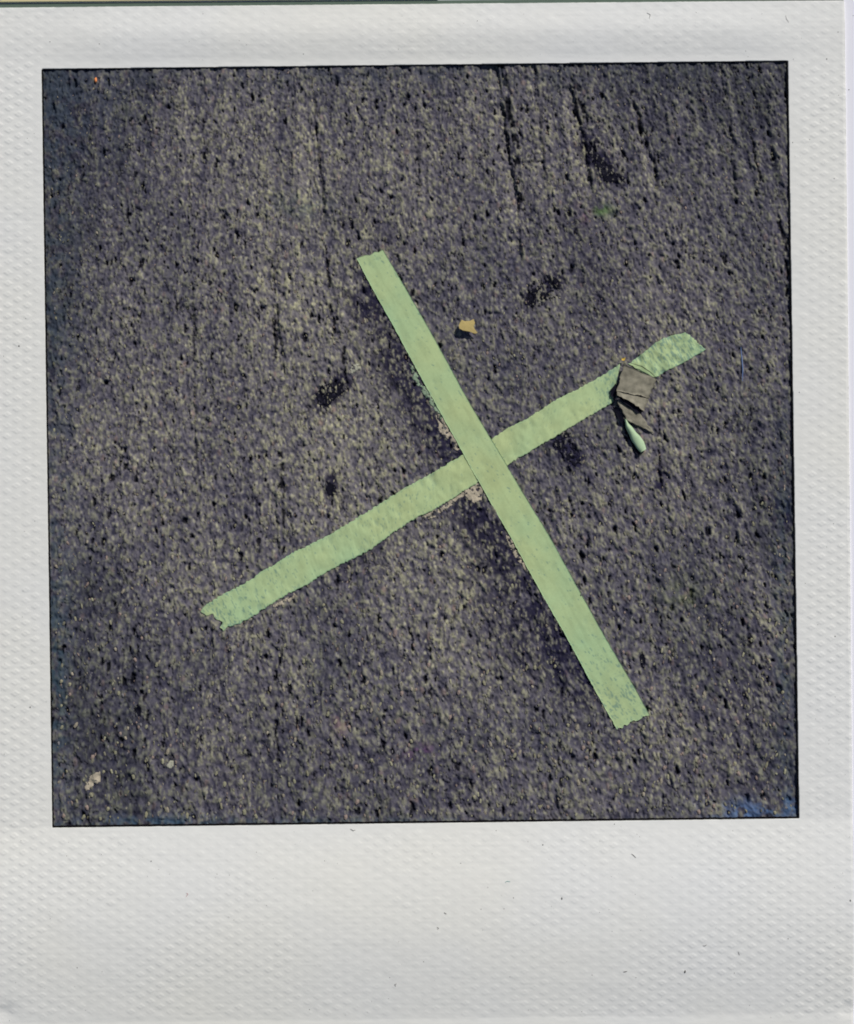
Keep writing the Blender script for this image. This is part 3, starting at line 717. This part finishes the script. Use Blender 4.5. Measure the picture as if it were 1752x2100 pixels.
def card_part():
    st = 2.0
    cx_ = np.arange(-64, 1752, st); cy_ = np.arange(0, 2122, st)
    X, Y = np.meshgrid(cx_, cy_)
    inwin = (X > win_left(Y)) & (X < win_right(Y)) & (Y > win_top(X)) & (Y < win_bot(X))
    out = (Y < R_TOP(X)) | (X > r_right(Y)) | (Y > CB + 22)
    keepv = ~(inwin | out)
    keep = keepv[:-1, :-1] | keepv[1:, :-1] | keepv[:-1, 1:] | keepv[1:, 1:]
    # snap vertices lying outside onto the exact outline
    X2 = X.copy(); Y2 = Y.copy()
    for _ in range(2):
        iw = (X2 > win_left(Y2)) & (X2 < win_right(Y2)) & (Y2 > win_top(X2)) & (Y2 < win_bot(X2))
        dl = X2 - win_left(Y2); dr = win_right(Y2) - X2; dt = Y2 - win_top(X2); db = win_bot(X2) - Y2
        mn = np.minimum.reduce([dl, dr, dt, db])
        sel = iw & (mn < 2 * st)
        nx1 = np.where(sel & (mn == dl), win_left(Y2), np.where(sel & (mn == dr), win_right(Y2), X2))
        ny1 = np.where(sel & (mn == dt), win_top(X2), np.where(sel & (mn == db), win_bot(X2), Y2))
        X2, Y2 = nx1, ny1
    Y2 = np.maximum(Y2, R_TOP(X2)); X2 = np.minimum(X2, r_right(Y2))
    jag = 0.7 * (fbm(X2 / 5, Y2 / 5, 880, 2) - .5)
    Z = CARD_Z + card_h(X2, Y2)
    Z = np.where(X2 >= r_right(Y2) - 3, Z - 0.8, Z)
    V = np.stack([wx(X2 + jag), wy(Y2 + jag), Z * S], -1).reshape(-1, 3)
    F = grid_faces(len(cy_), len(cx_), keep)
    V, F, _ = compact(V, F)
    # skirt
    n = len(V)
    ea = np.concatenate([F[:, [0, 1]], F[:, [1, 2]], F[:, [2, 3]], F[:, [3, 0]]])
    key = ea[:, 0].astype(np.int64) * n + ea[:, 1]; rev = ea[:, 1].astype(np.int64) * n + ea[:, 0]
    bnd = ea[~np.isin(key, rev)]
    lowv = V.copy(); lowv[:, 2] = np.maximum(V[:, 2] - 3.2 * S, 0.6 * S)
    V2 = np.concatenate([V, lowv]); F2 = np.concatenate([F, np.stack([bnd[:, 0], bnd[:, 0] + n, bnd[:, 1] + n, bnd[:, 1]], -1)])
    V2, F2, _ = compact(V2, F2)
    x = V2[:, 0] / S + CX; y = CY - V2[:, 1] / S
    c = np.tile(np.array([0.775, 0.778, 0.762]), (len(V2), 1))
    q = fbm(x / 300, y / 300, 890, 3)[:, None] - .5
    c = c * (1 + np.array([0.02, 0.01, -0.025]) * q * 2)
    return link('embossed_card', mesh_np('embossed_card', V2, F2, M_CARD, cols=c), card)
card_part()
# black inner edge of the print window, just below the card surface
def window_edge():
    def ring(offs, jamp, seed):
        pts = []
        L, T, R, B = offs
        for (p, q, nx_, ny_, o) in ((W_TL, W_TR, 0, 1, T), (W_TR, W_BR, -1, 0, R), (W_BR, W_BL, 0, -1, B), (W_BL, W_TL, 1, 0, L)):
            n = 400
            for k in range(n):
                t = k / n; x = p[0] + (q[0] - p[0]) * t; y = p[1] + (q[1] - p[1]) * t
                j = jamp * (float(TAB[(k * 31 + seed * 977) & 0xFFFF]) - .5)
                f = min(1.0, t * n / 4.0)
                pts.append((x + nx_ * (o + j), y + ny_ * (o + j)))
        return pts
    a = ring((-7, -7, -7, -7), 0, 1); b = ring((3.2, 1.6, 3.2, 4.2), 1.4, 2)
    b[0] = (W_TL[0] + 3, W_TL[1] + 2); b[400] = (W_TR[0] - 3, W_TR[1] + 2); b[800] = (W_BR[0] - 3, W_BR[1] - 4); b[1200] = (W_BL[0] + 3, W_BL[1] - 4)
    a[0] = (W_TL[0] - 7, W_TL[1] - 7); a[400] = (W_TR[0] + 7, W_TR[1] - 7); a[800] = (W_BR[0] + 7, W_BR[1] + 7); a[1200] = (W_BL[0] - 7, W_BL[1] + 7)
    n = len(a)
    V = [P(x, y, 3.0) for x, y in a] + [P(x, y, 3.4) for x, y in b] + [P(x, y, 0.4) for x, y in b]
    F = []
    for k in range(n):
        k2 = (k + 1) % n
        F.append((k, k2, n + k2, n + k)); F.append((n + k, n + k2, 2 * n + k2, 2 * n + k))
    me = mesh_np('window_edge', V, np.array(F)[:, ::-1], M_EDGE, smooth=False)
    return link('window_edge', me, card)
tag(window_edge(), 'thin black rim around the opening')

# ---------------------------------------------------------------- white backing sheet and the strips above
def slab(name, poly, z0, z1, mat, parent=None, bev=0.0):
    bm = bmesh.new()
    t = [bm.verts.new(P(x, y, z1)) for x, y in poly]; b = [bm.verts.new(P(x, y, z0)) for x, y in poly]
    bm.faces.new(t); bm.faces.new(b[::-1]); n = len(poly)
    for k in range(n): bm.faces.new((t[k], b[k], b[(k + 1) % n], t[(k + 1) % n]))
    bmesh.ops.recalc_face_normals(bm, faces=bm.faces)
    if bev:
        bmesh.ops.bevel(bm, geom=[e for e in bm.edges], offset=bev * S, segments=4, affect='EDGES', profile=0.5)
    me = bpy.data.meshes.new(name); bm.to_mesh(me); bm.free(); me.materials.append(mat)
    return link(name, me, parent)
def backing():
    """a ring of paper under the card, hanging out at the right"""
    a = [(-120, -60), (1900, -60), (1900, 2220), (-120, 2220)]
    b = [(60, 100), (1680, 100), (1680, 1740), (60, 1740)]
    z1, z0 = 0.4, -1.2
    V = [P(x, y, z1) for x, y in a + b] + [P(x, y, z0) for x, y in a + b]; F = []
    for k in range(4):
        k2 = (k + 1) % 4
        F += [(k, k2, 4 + k2, 4 + k)[::-1], (8 + k, 8 + k2, 12 + k2, 12 + k), (k, 8 + k, 8 + k2, k2), (4 + k2, 12 + k2, 12 + k, 4 + k)]
    return link('backing_sheet', mesh_np('backing_sheet', V, F, M_BACK, smooth=False))
tag(backing(), 'smooth lavender white backing sheet showing as a narrow margin right of the card', 'backing sheet')
tag(slab('tan_strip', [(-140, -30), (900, -30), (900, -1.5), (-140, 7)], 0.6, 6, M_TAN, bev=1.6), 'thin tan strip across the top left corner above the card', 'strip')
tag(slab('dark_strip', [(-140, 9.0), (1730, -6.0), (1730, 6), (-140, 22)], 0.45, 1.4, M_GREYGREEN), 'thin dark greenish strip peeking out above the top edge of the card', 'strip')

# ---------------------------------------------------------------- dust and fibres on the card
def card_z(x, y): return float(CARD_Z + card_h(np.array([[float(x)]]), np.array([[float(y)]]))[0, 0])
HAIRS = [([(1326, 28), (1333, 32), (1331, 40)], 'short dark fibre on the top margin of the card', M_DARK, .6),
         ([(1610, 33), (1612, 41), (1617, 48)], 'faint hooked fibre at the top right margin of the card', M_DARK, .35),
         ([(1035, 1807), (1039, 1804), (1046, 1805)], 'tiny teal arched fibre on the bottom panel', M_TEALF, .8),
         ([(911, 1867), (913, 1869), (916, 1870)], 'short dark fleck left of centre on the bottom panel', M_DARK, .9),
         ([(896, 1897), (900, 1899), (897, 1902)], 'small dark hooked fibre on the bottom panel', M_DARK, .7),
         ([(814, 2014), (810, 2016), (812, 2020)], 'small curved dark fibre near the bottom edge', M_DARK, .7),
         ([(385, 1828), (388, 1830), (384, 1836)], 'tiny red curled fibre on the left of the bottom panel', M_REDF, .6),
         ([(1294, 1749), (1298, 1752), (1303, 1757)], 'slanted dark fibre under the right half of the opening', M_DARK, .8),
         ([(1277, 1990), (1281, 1989), (1285, 1988)], 'straight dark fibre low on the right of the bottom panel', M_DARK, 1.0),
         ([(1511, 1948), (1513, 1952), (1514, 1955)], 'thin upright dark fibre on the bottom right panel', M_DARK, .6),
         ([(719, 1699), (725, 1703), (729, 1701)], 'dark curved fibre just under the opening', M_DARK, .8),
         ([(1439, 1935), (1443, 1936), (1447, 1933)], 'short dark fleck on the right of the bottom panel', M_DARK, .7)]
for pts, lab, mt, r in HAIRS:
    p, _ = resample(pts, 9)
    o = tube('fibre', [(x, y, card_z(x, y) + 0.4) for x, y in p], r * 0.72, mt)
    tag(o, lab, 'fibre')
VV = []; FF = []; base = 0
rs2 = np.random.RandomState(21)
spots = [(1403, 1989, 2.2), (1151, 1839, 2.3), (312, 1764, 1.5), (1113, 1731, 1.4), (40, 710, 1.8), (1741, 184, 1.2), (1718, 67, 1.2), (104, 87, 1.2), (979, 45, 1.3), (1740, 1843, 1.8),
         (10, 1546, 1.2), (63, 1450, 1.4), (945, 1768, 1.1), (869, 1968, 1.1), (1504, 1992, 1.1), (1613, 1921, 1.2), (1695, 122, 1.3), (1750, 32, 1.2), (1712, 1305, 1.3), (1651, 1196, 1)]
while len(spots) < 620:
    x, y = rs2.uniform(0, 1745), rs2.uniform(18, 2095)
    if win_left(y) - 3 < x < win_right(y) + 3 and win_top(x) - 3 < y < win_bot(x) + 3: continue
    if x > r_right(y) - 2 or y < R_TOP(x) + 2: continue
    spots.append((x, y, 0.28 + 0.75 * rs2.rand() ** 4))
for (x, y, r) in spots:
    V_, F_ = PROTO[rs2.randint(14)]
    z = card_z(x, y) + 0.1 * r if x < r_right(y) else 0.6
    VV.append(V_ * r * np.array([1, .8, .6]) * S + np.array(P(x, y, z))); FF.append(F_ + base); base += len(V_)
tag(link('dust_specks', mesh_np('dust_specks', np.concatenate(VV), np.concatenate(FF), M_DARK, smooth=True)), 'tiny dark dust specks scattered over the white card', 'dust', kind='stuff')
